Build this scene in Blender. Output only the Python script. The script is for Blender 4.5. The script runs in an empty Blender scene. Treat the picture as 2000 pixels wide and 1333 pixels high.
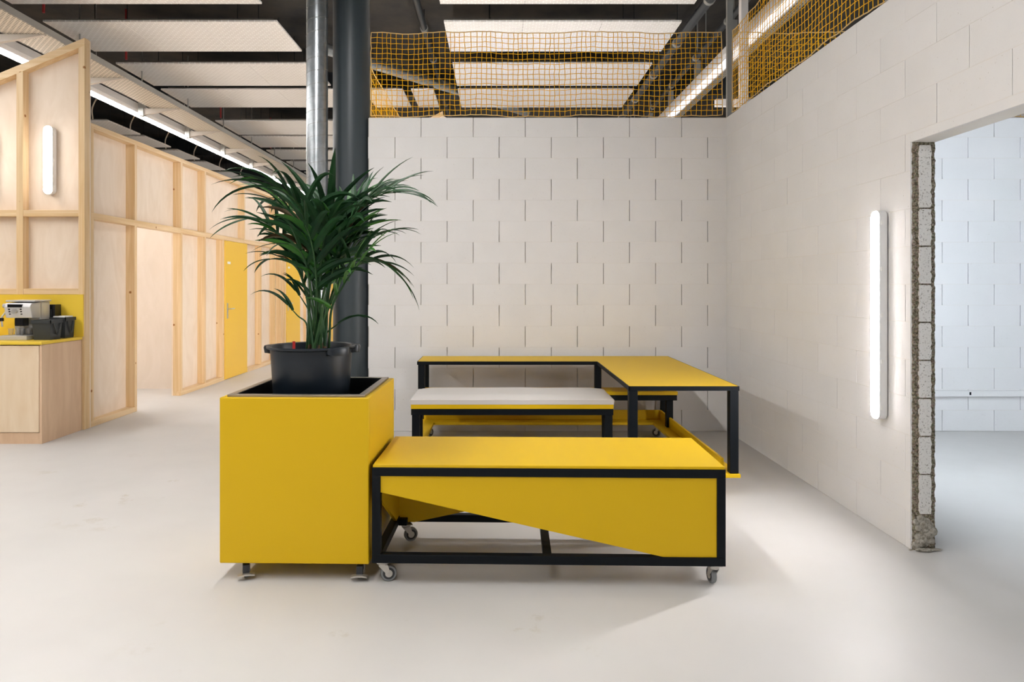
import bpy, bmesh, math, random
from mathutils import Vector, Matrix, noise
R = math.radians
rnd = random.Random(7)
SC = bpy.context.scene
COL = SC.collection

# ------------------------------------------------------------------ camera, world, exposure
CAM_H = 1.413
cam_d = bpy.data.cameras.new('camera'); cam = bpy.data.objects.new('camera', cam_d); COL.objects.link(cam)
cam.location = (0, 0, CAM_H); cam.rotation_euler = (R(90), 0, 0)
cam_d.lens = 24; cam_d.sensor_width = 36; cam_d.sensor_fit = 'HORIZONTAL'
cam_d.shift_x = 0.014; cam_d.shift_y = -0.05575
cam_d.clip_end = 200
SC.camera = cam
world = bpy.data.worlds.new('world'); SC.world = world; world.use_nodes = True
bg = world.node_tree.nodes['Background']; bg.inputs[0].default_value = (1.0, 0.97, 0.94, 1); bg.inputs[1].default_value = 0.25
SC.view_settings.view_transform = 'Standard'; SC.view_settings.look = 'None'
SC.view_settings.gamma = 1; SC.view_settings.use_curve_mapping = False
SC.view_settings.exposure = 0.71
SC.cycles.max_bounces = 7; SC.cycles.diffuse_bounces = 4; SC.cycles.glossy_bounces = 3; SC.cycles.transmission_bounces = 5; SC.cycles.caustics_reflective = False; SC.cycles.caustics_refractive = False
STRIP_E = 47.0          # ceiling strip lights
LAMP_E = 120.0          # wall tube lamps
F = 1333.0
def PX(x, Y): return (x - 972.0) * Y / F
def PZ(y, Y): return CAM_H - (y - 555.0) * Y / F

# ------------------------------------------------------------------ materials
def srgb(r, g, b):
    f = lambda c: (c / 12.92 if c <= 0.04045 else ((c + 0.055) / 1.055) ** 2.4)
    return (f(r / 255), f(g / 255), f(b / 255), 1)
def new_mat(name, col, rough=0.5, metal=0.0, spec=0.5):
    m = bpy.data.materials.new(name); m.use_nodes = True
    b = m.node_tree.nodes['Principled BSDF']
    b.inputs['Base Color'].default_value = col; b.inputs['Roughness'].default_value = rough
    b.inputs['Metallic'].default_value = metal; b.inputs['Specular IOR Level'].default_value = spec
    return m
def N(m, t, **kw):
    n = m.node_tree.nodes.new(t)
    for k, v in kw.items(): setattr(n, k, v)
    return n
def L(m, a, b): m.node_tree.links.new(a, b)
def BS(m): return m.node_tree.nodes['Principled BSDF']
def coords(m, scale=(1, 1, 1), rand=0.0, kind='Object'):
    tc = N(m, 'ShaderNodeTexCoord'); mp = N(m, 'ShaderNodeMapping'); mp.inputs['Scale'].default_value = scale
    L(m, tc.outputs[kind], mp.inputs['Vector'])
    if rand:
        oi = N(m, 'ShaderNodeObjectInfo'); mu = N(m, 'ShaderNodeMath', operation='MULTIPLY'); mu.inputs[1].default_value = rand
        L(m, oi.outputs['Random'], mu.inputs[0]); L(m, mu.outputs[0], mp.inputs['Location'])
    return mp.outputs['Vector']
def noise_mix(m, vec, scale, c1, c2, lo=0.35, hi=0.65, detail=4, into=True, rough=0.6):
    n = N(m, 'ShaderNodeTexNoise'); n.inputs['Scale'].default_value = scale; n.inputs['Detail'].default_value = detail
    n.inputs['Roughness'].default_value = rough
    L(m, vec, n.inputs['Vector'])
    r = N(m, 'ShaderNodeValToRGB'); r.color_ramp.elements[0].position = lo; r.color_ramp.elements[1].position = hi
    r.color_ramp.elements[0].color = c1; r.color_ramp.elements[1].color = c2
    L(m, n.outputs['Fac'], r.inputs[0])
    if into: L(m, r.outputs[0], BS(m).inputs['Base Color'])
    return r.outputs[0], n.outputs['Fac']
def mixc(m, a, b, fac, blend='MIX'):
    x = N(m, 'ShaderNodeMix', data_type='RGBA', blend_type=blend)
    if isinstance(fac, float): x.inputs[0].default_value = fac
    else: L(m, fac, x.inputs[0])
    for s, v in ((6, a), (7, b)):
        if isinstance(v, tuple): x.inputs[s].default_value = v
        else: L(m, v, x.inputs[s])
    return x.outputs[2]
def bump(m, h, strength=0.2, dist=0.01):
    b = N(m, 'ShaderNodeBump'); b.inputs['Strength'].default_value = strength; b.inputs['Distance'].default_value = dist
    L(m, h, b.inputs['Height']); L(m, b.outputs[0], BS(m).inputs['Normal'])
M = {}
def painted_block(name, base, alt):
    m = new_mat(name, base, 0.75, spec=0.3)
    v = coords(m, (1, 1, 1), 30)
    c, f = noise_mix(m, v, 2.2, base, alt, 0.3, 0.75, 5)
    vo = N(m, 'ShaderNodeTexNoise'); vo.inputs['Scale'].default_value = 95; vo.inputs['Detail'].default_value = 5; vo.inputs['Roughness'].default_value = 0.7
    L(m, v, vo.inputs['Vector'])
    pit = N(m, 'ShaderNodeValToRGB'); pit.color_ramp.elements[0].position = 0.29; pit.color_ramp.elements[1].position = 0.35
    pit.color_ramp.elements[0].color = (0.62, 0.57, 0.5, 1); pit.color_ramp.elements[1].color = (1, 1, 1, 1)
    L(m, vo.outputs['Fac'], pit.inputs[0])
    out = mixc(m, c, pit.outputs[0], 1.0, 'MULTIPLY'); L(m, out, BS(m).inputs['Base Color'])
    bump(m, vo.outputs['Fac'], 0.28, 0.004)
    return m
M['block'] = painted_block('painted_concrete_block', (0.755, 0.74, 0.73, 1), (0.715, 0.70, 0.685, 1))
M['block_cool'] = painted_block('painted_concrete_block_side_room', (0.76, 0.75, 0.75, 1), (0.73, 0.72, 0.72, 1))
M['mortar'] = new_mat('painted_mortar', (0.73, 0.70, 0.665, 1), 0.8, spec=0.2)
M['white_paint'] = new_mat('white_wall_paint', (0.75, 0.72, 0.69, 1), 0.8, spec=0.2)
# floor: sealed pale concrete
m = new_mat('sealed_concrete_floor', (0.6, 0.56, 0.53, 1), 0.4, spec=0.32); M['floor'] = m
v = coords(m)
c1, f1 = noise_mix(m, v, 0.55, (0.575, 0.56, 0.543, 1), (0.63, 0.615, 0.60, 1), 0.35, 0.65, 4, False)
c2, f2 = noise_mix(m, v, 3.1, (0.66, 0.57, 0.40, 1), (1, 1, 1, 1), 0.30, 0.40, 8, False, 0.7)
va = N(m, 'ShaderNodeTexNoise'); va.inputs['Scale'].default_value = 0.7; L(m, v, va.inputs['Vector'])
vr = N(m, 'ShaderNodeValToRGB'); vr.color_ramp.elements[0].position = 0.5; vr.color_ramp.elements[1].position = 0.64
L(m, va.outputs['Fac'], vr.inputs[0])
mm = N(m, 'ShaderNodeMath', operation='MULTIPLY'); mm.inputs[1].default_value = 0.6; L(m, vr.outputs[0], mm.inputs[0])
cc = mixc(m, c1, mixc(m, c1, c2, 1.0, 'MULTIPLY'), mm.outputs[0]); L(m, cc, BS(m).inputs['Base Color'])
rn = N(m, 'ShaderNodeTexNoise'); rn.inputs['Scale'].default_value = 5; rn.inputs['Detail'].default_value = 6; L(m, v, rn.inputs['Vector'])
rr = N(m, 'ShaderNodeMapRange'); rr.inputs[3].default_value = 0.36; rr.inputs[4].default_value = 0.56; L(m, rn.outputs['Fac'], rr.inputs[0]); L(m, rr.outputs[0], BS(m).inputs['Roughness'])
bump(m, rn.outputs['Fac'], 0.04, 0.01)
# woods
def wood(name, a, b, scale, rough=0.55, knots=False, wob=3.0):
    m = new_mat(name, a, rough, spec=0.35)
    v = coords(m, scale, 20)
    n = N(m, 'ShaderNodeTexNoise'); n.inputs['Scale'].default_value = 1.0; n.inputs['Detail'].default_value = 6; n.inputs['Distortion'].default_value = wob
    L(m, v, n.inputs['Vector'])
    r = N(m, 'ShaderNodeValToRGB'); r.color_ramp.elements[0].position = 0.3; r.color_ramp.elements[1].position = 0.7
    r.color_ramp.elements[0].color = a; r.color_ramp.elements[1].color = b; L(m, n.outputs['Fac'], r.inputs[0])
    out = r.outputs[0]
    if knots:
        v2 = coords(m, (1, 1, 1), 20)
        vo = N(m, 'ShaderNodeTexVoronoi'); vo.inputs['Scale'].default_value = 5.2; L(m, v2, vo.inputs['Vector'])
        k = N(m, 'ShaderNodeValToRGB'); k.color_ramp.elements[0].position = 0.05; k.color_ramp.elements[1].position = 0.09
        k.color_ramp.elements[0].color = (0.45, 0.24, 0.10, 1); k.color_ramp.elements[1].color = (1, 1, 1, 1); L(m, vo.outputs['Distance'], k.inputs[0])
        out = mixc(m, out, k.outputs[0], 1.0, 'MULTIPLY')
    L(m, out, BS(m).inputs['Base Color'])
    return m
M['ply'] = wood('birch_plywood', (0.76, 0.62, 0.48, 1), (0.83, 0.70, 0.57, 1), (3.2, 3.2, 1.3), 0.5)
M['ply_pale'] = wood('pale_birch_plywood', (0.82, 0.75, 0.67, 1), (0.86, 0.79, 0.72, 1), (3.2, 3.2, 1.3), 0.5)
M['pine_z'] = wood('pine_stud', (0.66, 0.44, 0.215, 1), (0.79, 0.60, 0.37, 1), (28, 28, 1.0), 0.5, True, 0.8)
M['pine_y'] = wood('pine_rail_long', (0.66, 0.44, 0.215, 1), (0.79, 0.60, 0.37, 1), (28, 1.0, 28), 0.5, True, 0.8)
M['pine_x'] = wood('pine_rail_cross', (0.66, 0.44, 0.215, 1), (0.79, 0.60, 0.37, 1), (1.0, 28, 28), 0.5, True, 0.8)
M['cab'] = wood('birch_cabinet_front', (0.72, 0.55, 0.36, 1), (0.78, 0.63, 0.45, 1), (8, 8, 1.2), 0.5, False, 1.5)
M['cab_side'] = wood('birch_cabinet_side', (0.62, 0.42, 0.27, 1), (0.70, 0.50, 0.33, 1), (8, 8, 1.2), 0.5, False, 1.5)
# paints and metals
M['yellow'] = new_mat('yellow_laminate', (0.70, 0.445, 0.004, 1), 0.48, spec=0.28)
M['yellow_door'] = new_mat('yellow_door_paint', (0.80, 0.50, 0.06, 1), 0.45, spec=0.4)
M['yellow_top'] = new_mat('yellow_worktop', (0.80, 0.55, 0.05, 1), 0.4, spec=0.4)
M['black'] = new_mat('black_powder_coated_steel', (0.0022, 0.0042, 0.0068, 1), 0.5, spec=0.18)
M['frame_rim'] = new_mat('brushed_steel_rim', (0.42, 0.37, 0.31, 1), 0.38, 0.85)
M['liner'] = new_mat('black_liner', (0.008, 0.009, 0.011, 1), 0.35)
M['zinc'] = new_mat('zinc_plated_steel', (0.62, 0.60, 0.56, 1), 0.35, 0.8)
M['tire'] = new_mat('grey_rubber', (0.22, 0.23, 0.235, 1), 0.6)
M['tire_dark'] = new_mat('dark_wheel_ring', (0.03, 0.032, 0.036, 1), 0.5)
M['tire_white'] = new_mat('white_nylon_wheel', (0.62, 0.58, 0.54, 1), 0.5)
M['pot'] = new_mat('dark_plastic_tub', (0.007, 0.0125, 0.020, 1), 0.38, spec=0.5)
m = new_mat('potting_soil', (0.03, 0.02, 0.013, 1), 0.95, spec=0.1); M['soil'] = m
noise_mix(m, coords(m), 60, (0.012, 0.009, 0.006, 1), (0.06, 0.04, 0.025, 1)); 
M['cushion'] = new_mat('white_vinyl_cushion', (0.66, 0.63, 0.60, 1), 0.5, spec=0.35)
M['column'] = new_mat('dark_grey_column_paint', (0.040, 0.052, 0.060, 1), 0.42, spec=0.45)
m = new_mat('galvanised_steel', (0.40, 0.43, 0.45, 1), 0.32, 0.9); M['galv'] = m
noise_mix(m, coords(m), 14, (0.33, 0.36, 0.38, 1), (0.48, 0.51, 0.53, 1), 0.3, 0.7)
M['galv_dull'] = new_mat('dull_galvanised_steel', (0.36, 0.36, 0.34, 1), 0.5, 0.55)
M['ceiling'] = new_mat('dark_ceiling_paint', (0.055, 0.050, 0.044, 1), 0.9, spec=0.1)
noise_mix(M['ceiling'], coords(M['ceiling']), 1.5, (0.046, 0.046, 0.046, 1), (0.075, 0.068, 0.060, 1))
M['dark'] = new_mat('dark_steel_beam', (0.02, 0.024, 0.028, 1), 0.6, spec=0.3)
M['dark_pipe'] = new_mat('dark_pipe', (0.03, 0.034, 0.037, 1), 0.4)
M['far'] = new_mat('dark_hall_wall', (0.05, 0.05, 0.052, 1), 0.9, spec=0.1)
M['red'] = new_mat('red_sprinkler_pipe', (0.32, 0.03, 0.03, 1), 0.5)
M['net'] = new_mat('yellow_net_cord', (0.86, 0.46, 0.012, 1), 0.7, spec=0.2)
M['rope'] = new_mat('pale_border_rope', (0.75, 0.52, 0.22, 1), 0.8, spec=0.2)
M['hose'] = new_mat('cream_hose', (0.72, 0.64, 0.52, 1), 0.6)
M['lamp_house'] = new_mat('white_lamp_housing', (0.72, 0.72, 0.72, 1), 0.45)
M['trunk'] = new_mat('white_light_trunking', (0.72, 0.71, 0.70, 1), 0.45)
M['silver'] = new_mat('silver_appliance_plastic', (0.60, 0.59, 0.58, 1), 0.32, 0.35)
M['black_gloss'] = new_mat('black_gloss_plastic', (0.008, 0.008, 0.01, 1), 0.15)
M['bin'] = new_mat('anthracite_plastic', (0.032, 0.036, 0.038, 1), 0.5)
M['white_plastic'] = new_mat('white_plastic', (0.75, 0.74, 0.72, 1), 0.5)
M['red_plastic'] = new_mat('red_plastic', (0.6, 0.03, 0.03, 1), 0.45)
g = new_mat('clear_glass', (0.95, 0.95, 0.95, 1), 0.04); BS(g).inputs['Transmission Weight'].default_value = 0.9; BS(g).inputs['IOR'].default_value = 1.45; M['glass'] = g
# perforated ceiling panels
m = new_mat('perforated_white_panel', (0.78, 0.75, 0.71, 1), 0.42, spec=0.5); M['panel'] = m
v = coords(m, (1, 1, 1))
br = N(m, 'ShaderNodeTexBrick'); br.inputs['Scale'].default_value = 1; br.inputs['Brick Width'].default_value = 0.085; br.inputs['Row Height'].default_value = 0.05
br.inputs['Mortar Size'].default_value = 0.010; br.inputs['Mortar Smooth'].default_value = 0.6
br.inputs['Color1'].default_value = (0.72, 0.69, 0.655, 1); br.inputs['Color2'].default_value = (0.76, 0.73, 0.695, 1); br.inputs['Mortar'].default_value = (0.88, 0.86, 0.83, 1)
L(m, v, br.inputs['Vector']); L(m, br.outputs['Color'], BS(m).inputs['Base Color']); bump(m, br.outputs['Fac'], 0.5, 0.006)
M['panel_back'] = new_mat('panel_back_frame', (0.42, 0.38, 0.33, 1), 0.6)
# perforated cable tray
m = new_mat('perforated_cable_tray', (0.45, 0.42, 0.36, 1), 0.5, 0.4); M['tray'] = m
v = coords(m, (1, 1, 1)); mp = N(m, 'ShaderNodeMapping'); mp.inputs['Rotation'].default_value = (0, 0, R(90)); L(m, v, mp.inputs['Vector'])
br = N(m, 'ShaderNodeTexBrick'); br.inputs['Scale'].default_value = 1; br.inputs['Brick Width'].default_value = 0.07; br.inputs['Row Height'].default_value = 0.034; br.inputs['Mortar Size'].default_value = 0.011
br.inputs['Color1'].default_value = (0.06, 0.06, 0.055, 1); br.inputs['Color2'].default_value = (0.10, 0.10, 0.09, 1); br.inputs['Mortar'].default_value = (0.52, 0.48, 0.40, 1)
L(m, mp.outputs[0], br.inputs['Vector']); L(m, br.outputs['Color'], BS(m).inputs['Base Color'])
# rough broken concrete
m = new_mat('broken_concrete', (0.2, 0.18, 0.14, 1), 0.95, spec=0.1); M['rough'] = m
v = coords(m)
vo = N(m, 'ShaderNodeTexVoronoi'); vo.inputs['Scale'].default_value = 150; L(m, v, vo.inputs['Vector'])
c1, f1 = noise_mix(m, v, 90, (0.07, 0.06, 0.035, 1), (0.42, 0.36, 0.28, 1), 0.35, 0.68, 5, False)
L(m, mixc(m, c1, vo.outputs['Color'], 0.12, 'OVERLAY'), BS(m).inputs['Base Color']); bump(m, f1, 0.8, 0.008)
m = new_mat('pale_block_core', (0.55, 0.53, 0.50, 1), 0.95, spec=0.1); M['core'] = m
c1, f1 = noise_mix(m, coords(m, (1, 1, 1), 9), 110, (0.26, 0.24, 0.21, 1), (0.74, 0.72, 0.69, 1), 0.32, 0.44, 5); bump(m, f1, 0.5, 0.004)
m = new_mat('grey_rubble', (0.33, 0.31, 0.26, 1), 0.95, spec=0.1); M['rubble'] = m
c1, f1 = noise_mix(m, coords(m, (1, 1, 1), 9), 60, (0.17, 0.155, 0.12, 1), (0.42, 0.39, 0.34, 1), 0.3, 0.6); bump(m, f1, 0.6, 0.006)
# plant
def leafmat(name, a, b):
    m = new_mat(name, a, 0.50, spec=0.28)
    noise_mix(m, coords(m, (1, 1, 1), 11), 5, a, b, 0.3, 0.7)
    BS(m).inputs['Subsurface Weight'].default_value = 0.0
    return m
M['leaf'] = leafmat('palm_leaf', (0.003, 0.024, 0.008, 1), (0.010, 0.062, 0.012, 1))
M['leaf2'] = leafmat('palm_leaf_light', (0.018, 0.095, 0.014, 1), (0.045, 0.17, 0.02, 1))
M['leaf_dry'] = leafmat('palm_leaf_dry', (0.05, 0.03, 0.012, 1), (0.10, 0.07, 0.03, 1))
M['stem'] = leafmat('palm_stem', (0.012, 0.05, 0.020, 1), (0.05, 0.12, 0.035, 1))
M['sheath'] = new_mat('palm_sheath', (0.12, 0.07, 0.035, 1), 0.8)
def emit(name, col, e):
    m = new_mat(name, (0.8, 0.8, 0.8, 1), 0.4)
    BS(m).inputs['Emission Color'].default_value = col; BS(m).inputs['Emission Strength'].default_value = e
    return m
M['tube'] = emit('lit_tube_diffuser', (1.0, 0.965, 0.97, 1), LAMP_E * 0.76)
M['tube_body'] = emit('glowing_tube_body', (1.0, 0.97, 0.98, 1), 12.0)
M['tube_small'] = emit('lit_small_tube_diffuser', (1.0, 0.95, 0.90, 1), LAMP_E * 0.18)
M['tube_room'] = emit('lit_room_tube_diffuser', (1.0, 0.96, 0.93, 1), LAMP_E * 0.34)  # for the unseen lamp added to brighten the doorway room
M['tube_hall'] = emit('lit_hall_tube_diffuser', (1.0, 0.96, 0.93, 1), LAMP_E * 2.9)  # for unseen lamps added to light the hall and the wooden partition
M['tube_cool_far'] = emit('lit_pier_tube_diffuser_cool', (0.80, 0.90, 1.0, 1), LAMP_E * 5.0)  # for the added pier lamp, out of view, that brightens the side room wall
M['tube_cool'] = emit('lit_tube_diffuser_cool', (0.80, 0.90, 1.0, 1), LAMP_E * 1.5)  # for the unseen cool lamp added to brighten the side room
M['strip_warm'] = emit('lit_strip_lens', (1.0, 0.97, 0.945, 1), STRIP_E)
M['strip_cool'] = emit('lit_strip_lens_cool', (0.90, 0.95, 1.0, 1), 0.55)
M['strip_near'] = emit('lit_strip_lens_near', (1.0, 0.975, 0.955, 1), STRIP_E * 1.17)  # for the invented strip overhead, out of frame
M['screen_dark'] = new_mat('dark_display', (0.004, 0.004, 0.005, 1), 0.1)

# ------------------------------------------------------------------ object helpers
def tag(o, label=None, cat=None, group=None, kind=None):
    if label: o['label'] = label
    if cat: o['category'] = cat
    if group: o['group'] = group
    if kind: o['kind'] = kind
    return o
def empty(name, loc=(0, 0, 0), rz=0.0):
    o = bpy.data.objects.new(name, None); COL.objects.link(o); o.location = loc; o.rotation_euler = (0, 0, rz); o.empty_display_size = 0.1
    return o
def link(name, me, parent=None, loc=(0, 0, 0), rot=None):
    o = bpy.data.objects.new(name, me); COL.objects.link(o); o.location = loc
    if rot: o.rotation_euler = rot
    if parent: o.parent = parent
    return o
_cache = {}
def box(name, lo, hi, mat, parent=None, bev=0.0, rot=None):
    """one box = one object; alike boxes share mesh data; origin at its centre"""
    d = tuple(round(hi[i] - lo[i], 5) for i in range(3)); c = [(hi[i] + lo[i]) / 2 for i in range(3)]
    key = (d, mat, bev)
    if key not in _cache:
        bm = bmesh.new(); bmesh.ops.create_cube(bm, size=1)
        for v_ in bm.verts: v_.co = Vector((v_.co.x * d[0], v_.co.y * d[1], v_.co.z * d[2]))
        if bev: bmesh.ops.bevel(bm, geom=bm.edges[:], offset=bev, segments=1 if bev < 0.004 else 2, affect='EDGES', profile=0.5)
        me = bpy.data.meshes.new(name); bm.to_mesh(me); bm.free(); me.materials.append(M[mat]); _cache[key] = me
    return link(name, _cache[key], parent, c, rot)
class MB:
    def __init__(s): s.v = []; s.f = []
    def add(s, vs, fs):
        o = len(s.v); s.v += [tuple(p) for p in vs]; s.f += [tuple(i + o for i in f) for f in fs]; return s
    def box(s, lo, hi):
        x0, y0, z0 = lo; x1, y1, z1 = hi
        return s.add([(x0, y0, z0), (x1, y0, z0), (x1, y1, z0), (x0, y1, z0), (x0, y0, z1), (x1, y0, z1), (x1, y1, z1), (x0, y1, z1)],
                     [(0, 3, 2, 1), (4, 5, 6, 7), (0, 1, 5, 4), (1, 2, 6, 5), (2, 3, 7, 6), (3, 0, 4, 7)])
    def prism(s, pts, axis, a0, a1):
        """pts: 2D polygon in the two other axes, extruded along axis from a0 to a1"""
        def P(p, a): return {'x': (a, p[0], p[1]), 'y': (p[0], a, p[1]), 'z': (p[0], p[1], a)}[axis]
        n = len(pts); vs = [P(p, a0) for p in pts] + [P(p, a1) for p in pts]
        fs = [tuple(range(n)), tuple(range(2 * n - 1, n - 1, -1))] + [(i, i + n, (i + 1) % n + n, (i + 1) % n) for i in range(n)]
        return s.add(vs, fs)
    def tube(s, pts, r, seg=8, cap=True):
        pts = [Vector(p) for p in pts]; n = len(pts); rs = r if isinstance(r, (list, tuple)) else [r] * n
        up = None; vs = []; fs = []
        for i, p in enumerate(pts):
            t = (pts[min(i + 1, n - 1)] - pts[max(i - 1, 0)]).normalized()
            if up is None:
                a = Vector((0, 0, 1)) if abs(t.z) < 0.9 else Vector((1, 0, 0)); up = (a - t * a.dot(t)).normalized()
            else:
                up = up - t * up.dot(t); up = up.normalized() if up.length > 1e-6 else t.orthogonal().normalized()
            w = t.cross(up)
            for k in range(seg):
                a = 2 * math.pi * k / seg; vs.append(p + (up * math.cos(a) + w * math.sin(a)) * rs[i])
        for i in range(n - 1):
            for k in range(seg): fs.append((i * seg + k, i * seg + (k + 1) % seg, (i + 1) * seg + (k + 1) % seg, (i + 1) * seg + k))
        if cap: fs += [tuple(range(seg - 1, -1, -1)), tuple(range((n - 1) * seg, n * seg))]
        return s.add(vs, fs)
    def lathe(s, prof, c=(0, 0, 0), seg=32, axis='z', cap=True):
        vs = []; fs = []; n = len(prof)
        for r, h in prof:
            for k in range(seg):
                a = 2 * math.pi * k / seg; x, y = r * math.cos(a), r * math.sin(a)
                p = {'z': (x, y, h), 'x': (h, x, y), 'y': (x, h, y)}[axis]
                vs.append((p[0] + c[0], p[1] + c[1], p[2] + c[2]))
        for i in range(n - 1):
            for k in range(seg): fs.append((i * seg + k, i * seg + (k + 1) % seg, (i + 1) * seg + (k + 1) % seg, (i + 1) * seg + k))
        if cap: fs += [tuple(range(seg - 1, -1, -1)), tuple(range((n - 1) * seg, n * seg))]
        return s.add(vs, fs)
    def build(s, name, mat, parent=None, loc=(0, 0, 0), smooth=False, bev=0.0, rot=None, fix=True):
        me = bpy.data.meshes.new(name); me.from_pydata(s.v, [], s.f); me.update()
        bm = bmesh.new(); bm.from_mesh(me)
        if fix: bmesh.ops.recalc_face_normals(bm, faces=bm.faces[:])
        if bev: bmesh.ops.bevel(bm, geom=[e for e in bm.edges if len(e.link_faces) == 2 and e.calc_face_angle(0) > 0.6], offset=bev, segments=2, affect='EDGES', profile=0.5)
        bm.to_mesh(me); bm.free(); me.materials.append(M[mat])
        if smooth:
            for p in me.polygons: p.use_smooth = True
            try: me.set_sharp_from_angle(angle=R(40))
            except Exception: pass
        return link(name, me, parent, loc, rot)
def smooth_path(pts, n=6):
    """Catmull-Rom through points"""
    P = [Vector(p) for p in pts]; P = [P[0] * 2 - P[1]] + P + [P[-1] * 2 - P[-2]]; out = []
    for i in range(1, len(P) - 2):
        for k in range(n):
            t = k / n; a, b, c, d = P[i - 1], P[i], P[i + 1], P[i + 2]
            out.append(0.5 * ((2 * b) + (c - a) * t + (2 * a - 5 * b + 4 * c - d) * t * t + (3 * b - a - 3 * c + d) * t ** 3))
    out.append(P[-2]); return out

# ------------------------------------------------------------------ setting: floor, ceiling, outer walls
YB, XR, TW = 6.55, 2.195, 0.13          # back wall face, right wall face, right wall thickness
WALL_H = 3.01
tag(box('floor', (-14, -6.5, -0.2), (8, 27, 0), 'floor'), kind='structure')
tag(box('ceiling', (-14, -6.5, 5.6), (8, 27, 5.8), 'ceiling'), kind='structure')
tag(box('wall_far', (-14, 27, -0.2), (8, 27.2, 5.8), 'far'), kind='structure')
tag(box('wall_outer_left', (-14.2, -6.5, -0.2), (-14, 27, 5.8), 'far'), kind='structure')
tag(box('wall_outer_right', (8, -6.5, -0.2), (8.2, 27, 5.8), 'white_paint'), kind='structure')
tag(box('wall_behind', (-14, -6.7, -0.2), (8, -6.5, 5.8), 'white_paint'), kind='structure')
for k, y in enumerate((7.6, 13.5, 19.5, 25.0)):
    tag(box('trim_%d' % (k + 1), (-14, y, 5.15), (8, y + 0.3, 5.6), 'dark'), kind='structure')

# ---- block walls
PITCH = 0.2016
wall_back = tag(empty('wall_back'), kind='structure')
box('core', (-1.243, YB + 0.018, 0), (XR + TW, YB + 0.19, WALL_H), 'mortar', wall_back)
def lay(wall, axis, plane, a0, a1, z0, z1, off, i, mat):
    """one course of blocks between a0 and a1 along the wall"""
    k = math.floor((a0 - off) / 0.5); g = 0.0030 if axis == 'x' else 0.0014
    while off + 0.5 * k < a1:
        s, e = max(a0, off + 0.5 * k + g), min(a1, off + 0.5 * (k + 1) - g); k += 1
        if e - s < 0.03: continue
        j = rnd.uniform(-0.0009, 0.0009)
        if axis == 'x': box('block', (s, plane + j, z0), (e, plane + 0.024 + j, z1), mat, wall, 0.0011)
        else: box('block', (plane + j, s, z0), (plane + 0.024 + j, e, z1), mat, wall, 0.0011)
for i in range(15):
    z0 = i * PITCH + 0.0012; z1 = min((i + 1) * PITCH - 0.0012, WALL_H)
    off = -0.735 if i % 2 == 0 else -0.985
    lay(wall_back, 'x', YB, -1.243, XR + 0.012, z0, z1, off, i, 'block')
    if i: box('mortar_bed', (-1.243, YB + 0.0008, i * PITCH - 0.002), (XR + 0.01, YB + 0.02, i * PITCH + 0.002), 'mortar', wall_back)
wall_side = tag(empty('wall_back_side_room'), kind='structure')
box('core', (XR + TW, YB + 0.018, 0), (8, YB + 0.19, WALL_H), 'mortar', wall_side)
for i in range(15):
    z0 = i * PITCH + 0.0012; z1 = min((i + 1) * PITCH - 0.0012, WALL_H)
    lay(wall_side, 'x', YB, XR + TW, 5.85, z0, z1, -0.735 if i % 2 == 0 else -0.985, i, 'block_cool')
    if i: box('mortar_bed', (XR + TW, YB + 0.0008, i * PITCH - 0.002), (5.85, YB + 0.02, i * PITCH + 0.002), 'mortar', wall_side)
# right wall with its broken-out opening
OY0, OY1, OZ = 1.5, 3.63, 2.167
wall_right = tag(empty('wall_right'), kind='structure')
mb = MB(); mb.box((XR + 0.018, OY1 + 0.012, 0), (XR + TW, YB + 0.018, WALL_H)); mb.box((XR + 0.018, OY0, OZ), (XR + TW, OY1 + 0.012, WALL_H)); mb.box((XR + 0.012, -6.5, 0), (XR + TW, OY0, WALL_H))
mb.build('core', 'mortar', wall_right)
for i in range(15):
    z0 = i * PITCH + 0.0012; z1 = min((i + 1) * PITCH - 0.0012, WALL_H); off = 3.677 if i % 2 == 0 else 3.413
    lo = OY1 if i < 10 else 2.2
    if i == 10:
        lay(wall_right, 'y', XR, OY1, YB, z0, z1, off, i, 'block')
        box('lintel_strip', (XR, OY0, OZ), (XR + 0.022, OY1, z1), 'block', wall_right, 0.0016)
    else: lay(wall_right, 'y', XR, lo, YB, z0, z1, off, i, 'block')
    if i: box('mortar_bed', (XR + 0.0008, lo if i != 10 else OY1, i * PITCH - 0.002), (XR + 0.02, YB, i * PITCH + 0.002), 'mortar', wall_right)
box('plastered_pier', (XR, -6.5, 0), (XR + 0.02, OY0, WALL_H), 'white_paint', wall_right)
box('plastered_lintel', (XR, OY0 - 0.02, OZ + 0.052), (XR + 0.02, 2.19, WALL_H), 'white_paint', wall_right)
# ragged jamb face (relief, real geometry)
nx, nz = 22, 340; vs = []; fs = []
for j in range(nz + 1):
    z = OZ * j / nz
    e0 = 0.004 * noise.noise((0, 0, z * 28)) + 0.003 * noise.noise((3, 0, z * 90)); e1 = 0.006 * noise.noise((9, 0, z * 25)) + 0.004 * noise.noise((5, 0, z * 80))
    for i in range(nx + 1):
        u = i / nx; x = XR + 0.005 + e0 + (TW - 0.003 + e1 - e0) * u
        d = 0.006 * noise.noise((x * 60, 0, z * 60)) + 0.005 * noise.noise((x * 160, 4, z * 160))
        edge = min(u, 1 - u) * nx
        if edge < 1.5: d = d * 0.4 + 0.006 * (1.5 - edge)
        vs.append((x, OY1 - 0.006 + d, z))
for j in range(nz):
    for i in range(nx):
        a = j * (nx + 1) + i; fs.append((a, a + 1, a + nx + 2, a + nx + 1))
for side in (0, nx):       # return strips into the wall, so the relief has thickness
    b = len(vs); 
    for j in range(nz + 1): p = vs[j * (nx + 1) + side]; vs.append((p[0], OY1 + 0.02, p[2]))
    for j in range(nz):
        a = j * (nx + 1) + side; c = a + nx + 1
        fs.append((a, c, b + j + 1, b + j) if side == 0 else (c, a, b + j, b + j + 1))
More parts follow.
